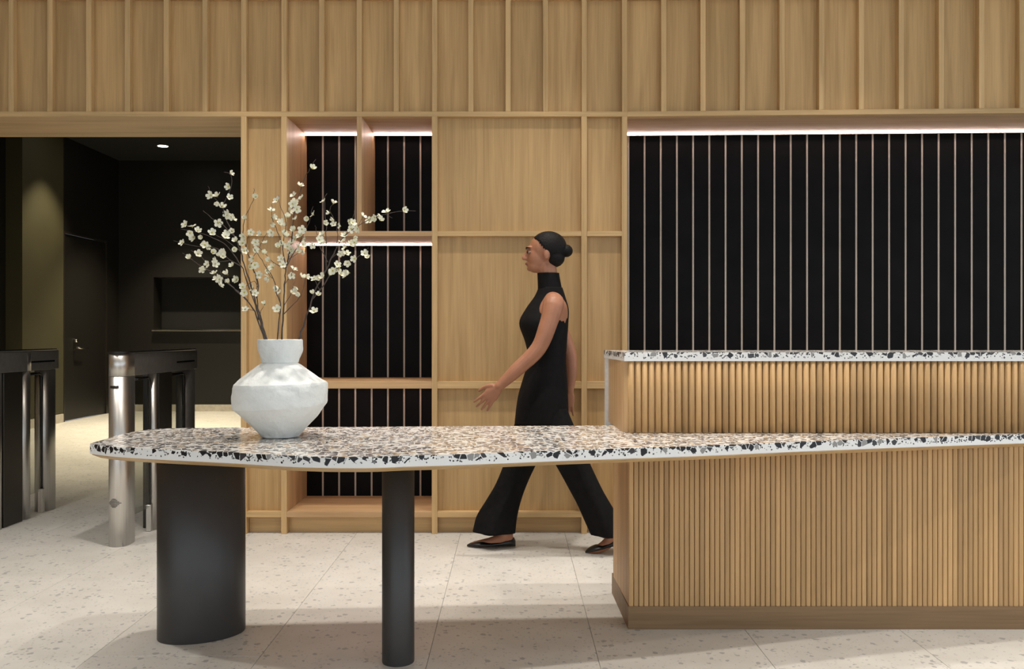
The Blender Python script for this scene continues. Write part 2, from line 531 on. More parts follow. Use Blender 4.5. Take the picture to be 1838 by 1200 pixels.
# right section turns 2 degrees towards the viewer
TH2 = math.radians(2.0)
XR = PX(1126)
MR = Matrix.Translation((XR, WY, 0)) @ Matrix.Rotation(-TH2, 4, 'Z') @ Matrix.Translation((-XR, -WY, 0))
XEND = XR + 3.6
p = PX(1121) ; pitch = .2238; bw = .0294
k = 1; prev = XR
while p + k * pitch < XEND:
    xc = p + k * pitch
    box('batten', (xc - bw / 2, WY, zA1), (xc + bw / 2, WY + RELIEF + .01, ZTOP), M_TRIMV, wall, BV, MR)
    box('panel', (prev + .0005, WY + RELIEF, zA1), (xc - bw / 2 - .0005, WY + RELIEF + .02, ZTOP), M_PANEL, wall, 0, MR)
    prev = xc + bw / 2
    k += 1
box('rail', (XR, WY, zA0), (XEND, WY + RELIEF + .01, zA1), M_TRIMH, wall, BV, MR)
box('rail', (XR, WY, ZTOP), (XEND, WY + RELIEF + .02, ZTOP + .03), M_TRIMH, wall, BV, MR)
box('panel', (XR, WY, ZTOP + .03), (XEND, WY + .06, CEIL), M_PANEL, wall, 0, MR)
box('header', (XR, WY + RELIEF + .022, zA0 + .012), (XEND, 5.52, CEIL), M_LOBBY, wall, 0, MR)
box('soffit', (XR, WY + RELIEF + .0105, zA0), (XEND, YB, zA0 + .012), M_SHELF, wall, 0, MR)
box('niche_cheek', (XR - .01, WY + RELIEF + .012, 0), (XR, YB, zA0), M_CHEEK, wall, 0, MR)
s0 = XR + .167 - .0112
boards([s0 + .1012 * k for k in range(-1, 36)], XR, XEND, .09, zA0, YB - .012, MR)
box('toe_panel', (XR, YB - .03, 0), (XEND, YB - .01, .09), M_TRIMH, wall, 0, MR)

# LED strips, each a lamp of its own
def led(x0, x1, ztop, label, mw=None):
    o = empty('led_strip_light', ((x0 + x1) / 2, YB - .072, ztop))
    if mw is not None:
        o.matrix_basis = mw @ Matrix.Translation(((x0 + x1) / 2, YB - .072, ztop))
    tag(o, label, 'strip light', 'LED strips in the wall niches')
    L = (x1 - x0) / 2 - .001
    bm = bmesh.new(); box_bm(bm, (-L, -.005, -.0085), (L, .003, -.001), .001)
    d = link('diffuser', mesh_from_bm('diffuser', bm), None, M_LED); d.parent = o
    bm = bmesh.new(); box_bm(bm, (-L, -.010, -.0105), (L, -.0075, -.0005))
    c = link('channel', mesh_from_bm('channel', bm), None, M_INLAY); c.parent = o
    c.location = (0, .0115, 0)
    return o
led(nx0, dv[0], zA0, 'short glowing LED strip at the top of the upper niche nearest the blossoms')
led(dv[1], nx1, zA0, 'short glowing LED strip at the top of the niche right of the wooden divider')
led(nx0, nx1, zB0, 'glowing LED strip under the upper shelf, above the tall middle niche')
led(nx0, nx1, zC0, 'LED strip hidden under the lower shelf, lighting the lowest niche')
led(XR, XEND, zA0, 'long bright LED strip above the black boards behind the reception desk', MR)

# ------------------------------------------------------------------ lobby beyond the doorway
def struct(name, a, b, mat, label, cat='wall'):
    return tag(box(name, a, b, mat), label, cat, kind='structure')
LX = -5.87
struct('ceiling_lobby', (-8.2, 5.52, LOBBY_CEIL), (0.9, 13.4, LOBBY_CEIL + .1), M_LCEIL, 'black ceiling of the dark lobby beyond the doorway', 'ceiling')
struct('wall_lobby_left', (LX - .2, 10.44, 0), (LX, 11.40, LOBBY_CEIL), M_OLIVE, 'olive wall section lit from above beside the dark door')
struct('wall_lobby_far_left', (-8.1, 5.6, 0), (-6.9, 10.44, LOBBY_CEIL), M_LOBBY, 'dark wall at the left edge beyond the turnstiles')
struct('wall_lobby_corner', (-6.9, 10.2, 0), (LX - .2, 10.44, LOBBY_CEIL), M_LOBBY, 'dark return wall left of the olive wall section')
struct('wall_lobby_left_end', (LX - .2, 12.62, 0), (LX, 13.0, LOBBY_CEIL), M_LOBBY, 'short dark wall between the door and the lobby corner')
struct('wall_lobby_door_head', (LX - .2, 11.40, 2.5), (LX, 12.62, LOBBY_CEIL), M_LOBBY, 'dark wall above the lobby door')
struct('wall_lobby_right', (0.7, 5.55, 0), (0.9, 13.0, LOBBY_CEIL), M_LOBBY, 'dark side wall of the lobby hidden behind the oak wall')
wb = empty('wall_lobby_back', (-4, 13.0, 0))
tag(wb, 'dark rear wall of the lobby with a recessed black hatch', 'wall', kind='structure')
hx0, hx1, hz0, hz1 = -5.35, -2.9, 1.215, 2.0
for a, b in (((-6.1, 13.0, 0), (hx0, 13.3, LOBBY_CEIL)), ((hx1, 13.0, 0), (0.9, 13.3, LOBBY_CEIL)),
             ((hx0, 13.0, 0), (hx1, 13.3, hz0)), ((hx0, 13.0, hz1), (hx1, 13.3, LOBBY_CEIL))):
    box('wall_panel', a, b, M_LOBBY, wb)
box('hatch_recess', (hx0 - .05, 13.3, hz0 - .05), (hx1 + .05, 13.36, hz1 + .05), M_LCEIL, wb)
box('hatch_ledge', (hx0, 12.93, hz0 - .018), (hx1, 13.25, hz0 + .006), M_CHROME, wb, .002)
tag(box('baseboard_lobby_back', (-5.87, 12.975, 0), (0.7, 12.999, .10), M_STONE), 'pale stone baseboard along the dark rear wall', 'baseboard', kind='structure')
tag(box('baseboard_lobby_left', (LX + .001, 10.44, 0), (LX + .022, 11.36, .11), M_STONE), 'pale stone baseboard below the olive wall section', 'baseboard', kind='structure')
# door in the left wall of the lobby
door = empty('door_1', (LX, 12.0, 0))
tag(door, 'dark lobby door with a lever handle beside the olive wall', 'door', kind='structure')
box('door_leaf', (LX - .06, 11.43, .01), (LX - .012, 12.60, 2.47), M_LOBBY, door, .002)
for a, b in (((LX - .1, 11.40, 0), (LX + .004, 11.428, 2.5)), ((LX - .1, 12.602, 0), (LX + .004, 12.62, 2.5)), ((LX - .1, 11.428, 2.475), (LX + .004, 12.602, 2.5))):
    box('door_frame', a, b, M_CORE, door)
hd = box('door_handle', (LX - .012, 11.675, .93), (LX - .004, 11.725, 1.09), M_CORE, door, .002)
bm = bmesh.new()
tube_bm(bm, [(LX - .01, 11.70, .965), (LX + .05, 11.70, .965), (LX + .062, 11.715, .963), (LX + .062, 11.93, .955)], [.012, .012, .012, .010], 8)
link('lever', mesh_from_bm('lever', bm, True), hd, M_CHROME)
bm = bmesh.new()
tube_bm(bm, [(LX - .01, 11.70, 1.06), (LX + .03, 11.70, 1.06), (LX + .034, 11.70, 1.06)], [.022, .022, .015], 10)
link('lock_cylinder', mesh_from_bm('lock', bm, True), hd, M_CHROME)

# ------------------------------------------------------------------ ceiling and downlights of the reception
struct('ceiling', (-6.2, -3.0, CEIL), (5.0, 5.0, CEIL + .1), M_WHITE, 'white ceiling above the reception, out of view', 'ceiling')

struct('wall_left_light_block', (-6.3, -3.0, 0), (-6.1, WY, CEIL), M_PANEL, 'unseen oak side wall added left of the view to block daylight')  # added unseen wall, closes the left so daylight comes from right and back

def downlight(x, y, zc, watts, label, col, size=math.radians(105), blend=.5, group=None, rad=.085):
    o = empty('ceiling_downlight', (x, y, zc))
    tag(o, label, 'downlight', group)
    me = lathe_mesh('trim_ring', [(rad * .8, -.002), (rad, -.006), (rad * 1.12, -.004), (rad * 1.12, 0.0)], 24, cap=False)
    r = link('trim_ring', me, None, M_CORE); r.parent = o
    me = lathe_mesh('lens', [(rad * .8, -.003), (rad * .8, -.001)], 24)
    l = link('lens', me, None, M_LAMP); l.parent = o
    ld = bpy.data.lights.new('downlight_beam', 'SPOT')
    ld.energy = watts; ld.color = col; ld.spot_size = size; ld.spot_blend = blend; ld.shadow_soft_size = .045
    lo = bpy.data.objects.new('beam', ld); COL.objects.link(lo); lo.parent = o
    lo.location = (0, 0, -.012)
    return o
for x, y, w in DOWNLIGHTS:
    downlight(x, y, CEIL, w * 2.4, 'recessed downlight in the white ceiling above the reception', (1.0, .94, .86), math.radians(84), 1.0, group='reception ceiling downlights')
LOBL = ['small recessed downlight glowing in the black lobby ceiling', 'recessed downlight above the olive wall section',
        'recessed downlight in the lobby ceiling behind the oak wall edge', 'recessed downlight in the lobby ceiling above the turnstile lane',
        'recessed downlight in the lobby ceiling closest to the doorway']
for (x, y, w), lb in zip(LOBBY_LIGHTS, LOBL):
    downlight(x, y, LOBBY_CEIL, w * 3, lb, (1.0, .87, .62), math.radians(80), .6)

# ------------------------------------------------------------------ reception desk with table wing
desk = empty('reception_desk', (0.5, 3.4, 0))
tag(desk, 'reception desk of fluted oak with a speckled terrazzo table wing on dark legs', 'reception desk')
ZT = H - .3831                     # top of the terrazzo table
def tp(px, py):
    n = py - 600
    return ((px - 919) * .3831 / n, .3831 * F / n)
front = [(161.5, 796), (204, 801), (281, 805.5), (368, 809.5), (422, 812), (480, 815.5), (531, 818), (590, 819.6), (650, 819.8), (690, 819), (723, 817.5), (790, 815.8),
         (860, 813.5), (1040, 806.8), (1243, 800.3), (1438, 792.4), (1638, 785.2), (1838, 778.8)]
back = [(1092, 763.2), (860, 764.2), (650, 765.6), (449, 766.8), (340, 767.8), (286, 769.2), (255, 772), (235, 775.5), (212, 781), (190, 787.5), (172, 792.3)]
fp = [tp(*q) for q in front]
ext = (2.75, fp[-1][1] + (2.75 - fp[-1][0]) * (fp[-1][1] - fp[-2][1]) / (fp[-1][0] - fp[-2][0]))
bp_ = [tp(*q) for q in back]
YBK = 3.85
outline = [tuple(v)[:2] for v in catmull([(*q, 0) for q in fp], 3)] + [ext, (2.75, YBK), (0.445, YBK), (0.43, bp_[0][1])]
outline += [tuple(v)[:2] for v in catmull([(*q, 0) for q in bp_[1:]] , 3)]
o = link('table_top', prism_mesh('table_top', [(x, y) for x, y in outline], -.035, 0, mats=[M_TERE, M_TERT]), desk, loc=(0, 0, ZT))
top_obj = o

def inset(poly, d):
    n = len(poly); out = []
    for i in range(n):
        p0 = Vector(poly[i - 1]); p1 = Vector(poly[i]); p2 = Vector(poly[(i + 1) % n])
        e1 = (p1 - p0); e2 = (p2 - p1)
        if e1.length < 1e-6 or e2.length < 1e-6: out.append(tuple(p1)); continue
        n1 = Vector((-e1.y, e1.x)).normalized(); n2 = Vector((-e2.y, e2.x)).normalized()
        m = (n1 + n2)
        m = m / max(m.length_squared, .4) * 2
        out.append(tuple(p1 + m * d))
    return out
area = sum(outline[i - 1][0] * outline[i][1] - outline[i][0] * outline[i - 1][1] for i in range(len(outline)))
sgn = 1 if area > 0 else -1
o1 = inset(outline, sgn * .006); o2 = inset(outline, sgn * .032)
bm = bmesh.new()
loft_bm(bm, [[(x, y, ZT - .0352) for x, y in o1], [(x, y, ZT - .039) for x, y in o1], [(x, y, ZT - .052) for x, y in o2]])
link('wood_edge', mesh_from_bm('wood_edge', bm), top_obj, M_TRIMH)

# legs
def ellipse(cx, cy, a, b, ang, n=56):
    ca, sa = math.cos(ang), math.sin(ang)
    return [(cx + a * math.cos(t) * ca - b * math.sin(t) * sa, cy + a * math.cos(t) * sa + b * math.sin(t) * ca) for t in (2 * math.pi * k / n for k in range(n))]
for nm, pts, lb in (('leg', ellipse(-1.187, 3.335, .161, .112, math.radians(27)), 'wide oval dark metal leg'),
                    ('leg', ellipse(-.399, 3.055, .0565, .0565, 0, 40), 'slim round dark metal leg')):
    bm = bmesh.new()
    sm = lambda s: [(sum(q[0] for q in pts) / len(pts) + (x - sum(q[0] for q in pts) / len(pts)) * s,
                     sum(q[1] for q in pts) / len(pts) + (y - sum(q[1] for q in pts) / len(pts)) * s) for x, y in pts]
    rings = [[(x, y, 0) for x, y in sm(.985)], [(x, y, .004) for x, y in pts], [(x, y, ZT - .053) for x, y in pts]]
    loft_bm(bm, rings)
    lo = link(nm, mesh_from_bm(nm, bm), desk, M_DARKMETAL)
    for pl in lo.data.polygons:
        if abs(pl.normal.z) < .5: pl.use_smooth = True
    lo['label'] = lb

# lower cabinet: fluted front, plain side with rounded rear corner
FX0, FY = .452, 3.384
XE = 2.6
PLH = .089
def rounded_side(x0, y0, x1, y1, r, xb=None):
    """rectangle with its left rear corner rounded; xb = x of the left rear"""
    xb = x0 if xb is None else xb
    pts = [(x0, y0), (x1, y0), (x1, y1)]
    for k in range(9):
        a = math.pi / 2 * k / 8
        pts.append((xb + r - r * math.sin(a), y1 - r + r * math.cos(a)))
    return pts
base = link('base_cabinet', prism_mesh('base_cabinet', rounded_side(FX0 + .003, FY + .016, XE, 3.858, .05, .443), PLH, ZT - .0525, mats=[M_CHEEK]), desk)
link('plinth', prism_mesh('plinth', [(FX0 - .0005, FY), (XE, FY), (XE, 3.86), (.4425, 3.86)], 0, PLH, mats=[M_PLINTH]), desk)

def slat_mesh(name, w, d, hgt, flat=None):
    bm = bmesh.new()
    prof = []
    n = 6
    for k in range(n + 1):
        a = math.pi * k / n
        prof.append((-w / 2 * math.cos(a), -d * (math.sin(a) ** .6)))
    if flat:
        prof = [(-w / 2, 0), (-w / 2, -d + flat), (-w / 2 + flat * .35, -d + flat * .3), (-w / 2 + flat * 1.2, -d), (w / 2 - flat * 1.2, -d), (w / 2 - flat * .35, -d + flat * .3), (w / 2, -d + flat), (w / 2, 0)]
    rings = [[(x, y, z) for x, y in prof] for z in (0, hgt)]
    loft_bm(bm, rings)
    me = mesh_from_bm(name, bm)
    for pl in me.polygons:
        if not flat and abs(pl.normal.z) < .5 and pl.normal.y < 0.5: pl.use_smooth = True
    return me
sl = slat_mesh('slat', .0180, .0115, ZT - .0525 - PLH, .004)
sl.materials.append(M_SLAT)
x = FX0 + .0115
while x < XE - .01:
    link('slat', sl, base, loc=(x, FY + .0155, PLH))
    x += .01972
# upper cabinet
ZC = H - .0693                      # counter top surface
upper = link('upper_cabinet', prism_mesh('upper_cabinet', [(.452, FY + .016), (XE, FY + .016), (XE, 3.825), (.424, 3.825), (.432, FY + .05), (.438, FY + .03)], ZT + .0005, ZC - .0345, mats=[M_CHEEK]), desk)
su = slat_mesh('slat', .0245, .0155, ZC - .0345 - ZT - .001)
su.materials.append(M_SLAT)
x = .4645
while x < XE - .01:
    link('slat', su, upper, loc=(x, FY + .0165, ZT + .001))
    x += .0262
M_TERE2 = terrazzo_edge(-0.015)
M_BINDER = plain('white_binder', (.74, .73, .71), 0.3, noise=.08, nscale=60)
link('counter_top', prism_mesh('counter_top', [(.436, FY - .002), (XE, FY - .002), (XE, 3.86), (.408, 3.86)], -.034, 0, mats=[M_TERE2, M_TERT]), desk, loc=(0, 0, ZC))
link('back_panel', prism_mesh('back_panel', [(.412, 3.828), (XE, 3.828), (XE, 3.858), (.410, 3.858)], ZT - .034, ZC - .0345, mats=[M_BINDER]), desk)

# ------------------------------------------------------------------ turnstiles
def stadium(cx, y0, y1, w, n=10):
    r = w / 2
    pts = []
    for k in range(n + 1):
        a = math.pi + math.pi * k / n
        pts.append((cx + r * math.cos(a), y0 + r + r * math.sin(a)))
    for k in range(n + 1):
        a = math.pi * k / n
        pts.append((cx + r * math.cos(a), y1 - r + r * math.sin(a)))
    return pts
def sprism(name, pts, z0, z1, mat, parent):
    bm = bmesh.new()
    loft_bm(bm, [[(x, y, z0) for x, y in pts], [(x, y, z1) for x, y in pts]])
    me = mesh_from_bm(name, bm)
    for pl in me.polygons:
        if abs(pl.normal.z) < .5: pl.use_smooth = True
    return link(name, me, parent, mat)
def arc_patch(name, cx, cy, r, a0, a1, z0, z1, mat, parent, n=6):
    bm = bmesh.new()
    lo = []; hi = []
    for k in range(n + 1):
        a = a0 + (a1 - a0) * k / n
        c, s = cx + r * math.cos(a), cy + r * math.sin(a)
        c2, s2 = cx + (r - .002) * math.cos(a), cy + (r - .002) * math.sin(a)
        lo.append(((c, s, z0), (c2, s2, z0))); hi.append(((c, s, z1), (c2, s2, z1)))
    rings = [[l[0], h[0], h[1], l[1]] for l, h in zip(lo, hi)]
    loft_bm(bm, rings)
    return link(name, mesh_from_bm(name, bm), parent, mat)

def turnstile(cx, label, marks, pivot):
    t = empty('turnstile', (cx, 5.2, 0))
    tag(t, label, 'turnstile', 'speed gates at the lobby doorway')
    Y0, Y1, w = 4.686, 5.775, .106
    zt, zb = 1.042, .918
    sprism('end_column', stadium(cx, Y0, Y0 + .17, w), 0, zb - .002, M_STEEL, t)
    cap = sprism('column_cap', stadium(cx, Y0, Y0 + .17, w), zb, zt, M_STEEL, t)
    box('beam', (cx - w / 2 + .002, Y0 + .10, zb), (cx + w / 2 - .002, Y1, zt), M_STEELD, t, .003)
    sprism('top_plate', stadium(cx, Y0 - .004, Y1 + .006, w + .008), zt + .001, zt + .011, M_BLACKGLOSS, t)
    box('beam_slot', (cx + w / 2 - .003, 5.42, .968), (cx + w / 2 - .0005, 5.72, .978), M_BLACKGLOSS, t)
    # far column
    sprism('end_column', stadium(cx, Y1 - .15, Y1 - .002, w - .006), 0, zb - .001, M_STEEL if pivot else M_STEELD, t)
    # middle post (camera-side edge of the lane)
    bm = bmesh.new()
    pc = (cx + w / 2 - .028, 5.118)
    sprism('post', ellipse(pc[0], pc[1], .027, .027, 0, 24), 0, zb - .001, M_STEEL, t)
    box('core_cabinet', (cx - w / 2 + .006, 5.152, 0), (cx + w / 2 - .004, 5.35, zb - .001), M_CORE, t, .003)
    if pivot:
        sprism('pivot_post', ellipse(cx + .012, 5.42, .040, .040, 0, 28), 0, zb - .001, M_STEEL, t)
        sprism('pivot_cap', ellipse(cx + .014, 5.42, .0435, .0435, 0, 28), zb + .001, zt - .001, M_STEEL, t)
    # smoked glass infill with a black clamp rail along its rounded outline
    for g0, g1 in ((Y0 + .172, 5.088), (5.352 if not pivot else 5.462, Y1 - .155)):
        box('glass_panel', (cx + .020, g0, .14), (cx + .028, g1 - .004, zb - .03), M_GLASS, t)
        bm = bmesh.new()
        gx = cx + .024
        tube_bm(bm, [(gx, g0, zb - .022), (gx, g1 - .05, zb - .022), (gx, g1 - .022, zb - .028), (gx, g1 - .012, zb - .05), (gx, g1 - .012, .15)], [.010] * 5, 8)
        link('clamp_rail', mesh_from_bm('clamp_rail', bm, True), t, M_BLACKGLOSS)
        box('clamp_foot', (gx - .014, g1 - .03, 0), (gx + .014, g1 + .004, .155), M_STEEL, t, .003)
    if marks:
        r = w / 2 + .0008
        cy = Y0 + w / 2
        arc_patch('reader_slot', cx, cy, r, math.radians(-122), math.radians(-68), .856, .869, M_CORE, t)
        for k in range(7):
            hw_ = [12, 20, 30, 42, 30, 20, 12][k]
            z = .237 + (k - 3) * .0072
            arc_patch('speaker_slit', cx, cy, r, math.radians(-96 - hw_), math.radians(-96 + hw_), z - .0011, z + .0011, M_BLACKGLOSS, t)
    return t
turnstile(-2.137, 'brushed steel turnstile standing behind the left end of the terrazzo table', True, False)
turnstile(-3.055, 'brushed steel turnstile at the left edge, farther from the desk', False, True)

# ------------------------------------------------------------------ vase
VX, VY = -.868, 3.262
vs_ = 2.087e-3
prof_px = [(30, 787.5), (33.5, 786.5), (36, 783), (82, 733), (83.2, 729), (84, 710), (82.5, 696), (80.5, 691.5), (60, 676), (38, 659.5), (32.5, 656.2), (31, 655.2), (32.3, 653.8), (33.6, 648), (38.6, 634.5), (39.5, 631), (39.6, 614.5), (38.6, 613), (35.5, 613.4), (35, 618), (33, 636), (27, 655), (26, 660)]
zb_ = 787.5
prof = [(r * vs_, (zb_ - y) * vs_) for r, y in prof_px]
# refine
fine = []
for (r0, z0), (r1, z1) in zip(prof[:-1], prof[1:]):
    n = max(1, int(max(abs(z1 - z0), abs(r1 - r0)) / .007))
    for k in range(n):
        fine.append((r0 + (r1 - r0) * k / n, z0 + (z1 - z0) * k / n))
fine.append(prof[-1])
def wob(a, z, r):
    return .0011 * math.sin(3 * a + z * 40) + .0008 * math.sin(7 * a - z * 63) + .0007 * math.sin(11 * a + z * 95)
bm = bmesh.new()
seg = 72
rings = []
for r, z in fine:
    ring = []
    for i in range(seg):
        a = 2 * math.pi * i / seg
        rr = r + (wob(a, z, r) if .004 < z else 0)
        tilt = .055 * rr * math.cos(a) if .08 < z < .215 else 0
        ring.append((rr * math.cos(a), rr * math.sin(a), z + tilt * min(1, (z - .08) / .03, (.215 - z) / .03) if tilt else z))
    rings.append(ring)
loft_bm(bm, rings)
vase = link('vase', mesh_from_bm('vase', bm, True), None, M_VASE, loc=(VX, VY, ZT + .001))
try:
    vase.data.set_sharp_from_angle(angle=math.radians(24))
except Exception: pass
tag(vase, 'rough white plaster vase with angular shoulders standing on the terrazzo table', 'vase')

# ------------------------------------------------------------------ blossom branches
def C(cx, cy):                       # coordinates noted in an enlarged crop of the branches
    return 300 + cx * .3083, 270 + cy * .3083
def bpnt(cx, cy, dy):
    px, py = C(cx, cy)
    return U(px, py, VY + dy)
# each branch: list of (polyline, start radius mm, end radius mm, depth at start, depth at end)
B = {
 'A1': [([(592,1180),(578,1105),(545,1000),(515,890),(490,790),(455,690),(430,590),(400,520),(360,440),(325,340),(345,280),(375,200),(370,140),(330,125)], 3.8, .9, 0, -.06),
        ([(430,590),(340,520),(265,485)], 1.6, .7, -.03, -.10), ([(390,500),(310,420),(262,395),(210,350)], 1.6, .7, -.03, .03),
        ([(325,340),(300,300),(262,262),(238,208)], 1.5, .7, -.05, -.09)],
 'A2': [([(600,1180),(566,1100),(520,960),(480,890),(420,830),(350,770),(290,720),(225,690),(180,660),(130,625),(88,596)], 3.4, .8, .01, .07),
        ([(530,985),(515,900),(450,720),(440,680),(370,640),(290,570),(190,560),(110,545),(38,525)], 2.6, .7, .01, .05),
        ([(445,690),(350,560),(270,510),(190,480),(78,455)], 2.0, .7, .02, -.02),
        ([(370,640),(240,650),(190,610),(140,580)], 1.5, .6, .03, .09),
        ([(480,890),(440,840),(340,760),(310,700)], 1.5, .7, .02, -.03), ([(500,930),(455,920)], 1.2, .8, .01, -.02)],
 'A3': [([(604,1180),(585,1105),(552,1000),(525,890),(530,760),(500,690),(460,560),(440,480),(455,390),(500,290),(505,220)], 3.2, .8, .02, .10),
        ([(520,860),(520,740),(490,650),(520,590),(555,530),(580,478)], 1.7, .7, .04, .0), ([(530,800),(505,760),(455,790),(430,780)], 1.4, .7, .05, .02),
        ([(535,960),(560,905)], 1.2, .8, .03, .0), ([(460,560),(470,500),(490,470)], 1.2, .7, .07, .04)],
 'B1': [([(640,1180),(645,1105),(655,960),(660,890),(640,840),(620,750),(585,690),(540,620),(500,560)], 3.2, .8, -.02, -.08),
        ([(660,900),(650,830),(645,790)], 1.5, .8, -.01, -.04),
        ([(620,750),(590,720),(575,660)], 1.3, .7, -.04, -.08), ([(655,960),(640,925)], 1.0, .8, -.01, -.03)],
 'B2': [([(655,1180),(668,1105),(675,950),(685,780),(690,680),(670,560),(640,470),(615,400),(607,310)], 4.0, .8, .0, -.05),
        ([(690,690),(705,620),(720,560),(730,450),(740,380),(770,250),(800,160),(830,110),(866,50)], 2.6, .7, .0, .05),
        ([(690,690),(620,650),(560,590),(510,540)], 1.6, .7, .0, .05), ([(690,680),(760,560),(800,480),(830,400),(850,325)], 2.0, .7, .0, -.05), ([(672,580),(690,420),(662,330),(648,258)], 1.6, .7, -.02, .03),
        ([(680,950),(740,890),(785,830),(805,735)], 1.8, .7, .0, -.06), ([(682,900),(720,830),(748,740)], 1.6, .7, .0, .05),
        ([(685,780),(720,730),(740,690)], 1.2, .7, .0, -.04), ([(700,640),(760,600),(810,585)], 1.2, .6, .0, .06)],
 'C1': [([(735,1180),(765,1105),(800,1000),(830,910),(870,800),(910,720),(950,640),(990,560),(1040,490),(1110,440),(1180,400),(1270,370),(1370,352),(1447,352)], 3.8, .7, .01, .06),
        ([(850,860),(905,790),(960,710),(1000,680),(1090,630),(1140,600),(1172,565)], 2.4, .7, .01, -.06),
        ([(925,690),(925,540),(925,420),(915,300),(930,250)], 2.0, .7, .02, .07), ([(935,650),(890,560),(870,470),(862,435)], 1.6, .7, .02, -.05),
        ([(985,570),(990,460),(965,380),(945,345),(968,310)], 1.6, .7, .03, .0), ([(1040,490),(1075,430),(1090,350)], 1.4, .7, .04, .08),
        ([(960,625),(1030,560),(1075,520),(1100,505)], 1.5, .7, .02, -.02), ([(890,820),(855,750)], 1.3, .7, .01, -.03),
        ([(1110,440),(1140,385)], 1.0, .7, .05, .04), ([(1270,370),(1310,392)], .9, .6, .06, .07), ([(830,910),(852,930)], 1.0, .8, .01, -.02)],
}
BL_LEFT = [(368,135),(358,210),(362,273),(255,262),(290,265),(293,298),(322,325),(352,370),(385,400),(295,422),(262,478),(107,432),(147,443),(133,480),(178,470),(200,502),
 (88,538),(220,550),(180,602),(130,628),(235,660),(210,700),(285,640),(320,600),(300,612),(340,500),(380,470),(400,525),(390,575),(445,500),(457,397),(515,272),(487,475),
 (275,715),(305,750),(310,785),(350,720),(360,767),(400,750),(380,670),(280,660),(215,545),(155,505),(440,540),(450,585),(510,580),(515,535),(545,487),(570,540),(560,600),
 (595,640),(500,630),(510,665),(480,680),(535,725),(580,700),(590,740),(615,680),(440,795),(450,825),(510,830),(567,895),(455,925),(500,800),(345,485),(265,595),(330,590),
 (232,563),(200,690),(350,380),(375,385),(325,615),(290,745),(410,760)]
BL_MID = [(640,290),(607,348),(612,390),(605,425),(608,478),(655,425),(690,435),(680,490),(712,350),(700,390),(740,303),(755,343),(735,260),(780,277),(775,203),(845,105),
 (750,400),(785,458),(740,465),(775,495),(730,540),(725,590),(770,560),(800,520),(800,590),(815,395),(850,373),(745,515),(660,550),(665,630),(675,665),(735,690),(725,725),
 (785,740),(810,735),(760,805),(725,830),(770,830),(650,800),(655,830),(640,925),(690,500),(760,590),(700,560),(790,545),(645,560),(665,420),(730,310),(720,575)]
BL_RIGHT = [(910,297),(967,308),(945,363),(920,422),(968,405),(970,430),(1008,440),(905,490),(885,520),(905,530),(848,553),(1030,495),(1060,415),(1070,455),(1080,420),(1140,383),
 (1178,410),(1210,390),(1245,383),(1240,405),(1275,358),(1380,345),(1110,455),(1085,510),(1090,535),(1070,545),(1040,560),(1030,600),(1045,600),(1010,600),(1150,600),(1165,622),
 (1090,630),(1050,655),(990,665),(965,700),(1010,720),(1060,712),(1040,720),(945,725),(910,735),(880,740),(855,747),(850,833),(880,840),(855,935),(1000,690),(1025,530),(1205,400)]

def blossom_mesh(name, openness, seed):
    rnd = random.Random(seed)
    bm = bmesh.new()
    R = .0142
    mi = []
    for k in range(5):
        a = 2 * math.pi * k / 5 + rnd.uniform(-.12, .12)
        t = openness + rnd.uniform(-.12, .12)
        ca, sa = math.cos(a), math.sin(a)
        rows = []
        for u, wd in ((.10, .16), (.38, .50), (.68, .62), (.90, .44), (1.0, .16)):
            rr = R * u * math.cos(t * .9) + .0005
            zz = R * u * math.sin(t) * (.55 + .5 * u) + rnd.uniform(-.0004, .0004)
            row = []
            for s in (-1, 0, 1):
                tx = s * wd * R * .62
                cup = .0016 * (abs(s)) * u
                row.append(bm.verts.new((rr * ca - tx * sa, rr * sa + tx * ca, zz + cup)))
            rows.append(row)
        for r0, r1 in zip(rows[:-1], rows[1:]):
            for j in range(2):
                f = bm.faces.new((r0[j], r0[j + 1], r1[j + 1], r1[j])); f.material_index = 0; f.smooth = True
    # centre: small dome of stamens
    cv = bm.verts.new((0, 0, .0042))
    ring = [bm.verts.new((.0030 * math.cos(2 * math.pi * k / 7), .0030 * math.sin(2 * math.pi * k / 7), .0018)) for k in range(7)]
    for k in range(7):
        f = bm.faces.new((ring[k], ring[(k + 1) % 7], cv)); f.material_index = 1
    # sepal cup at the back
    cv = bm.verts.new((0, 0, -.005))
    ring = [bm.verts.new((.0035 * math.cos(2 * math.pi * k / 6), .0035 * math.sin(2 * math.pi * k / 6), .0006)) for k in range(6)]
    for k in range(6):
        f = bm.faces.new((ring[(k + 1) % 6], ring[k], cv)); f.material_index = 2
    me = bpy.data.meshes.new(name)
    bm.to_mesh(me); bm.free()
    for m in (M_PETAL, M_POLLEN, M_SEPAL): me.materials.append(m)
    return me
BM_ = [blossom_mesh('blossom', op, s) for op, s in ((.25, 1), (.45, 2), (.7, 3), (1.0, 4), (.35, 5))]
bl_pool = {'A': BL_LEFT, 'B': BL_MID, 'C': BL_RIGHT}
names = {'A1': 'tall blossom branch leaning far left with its tip before the dark doorway', 'A2': 'low spreading blossom branch reaching leftmost out of the vase',
         'A3': 'blossom branch rising in front of the narrow oak panel', 'B1': 'short blossom branch left of the tallest one at the vase centre',
         'B2': 'tallest blossom branch rising from the centre of the vase', 'C1': 'blossom branch arching right across the black boards'}
rnd = random.Random(3)
samples = {}
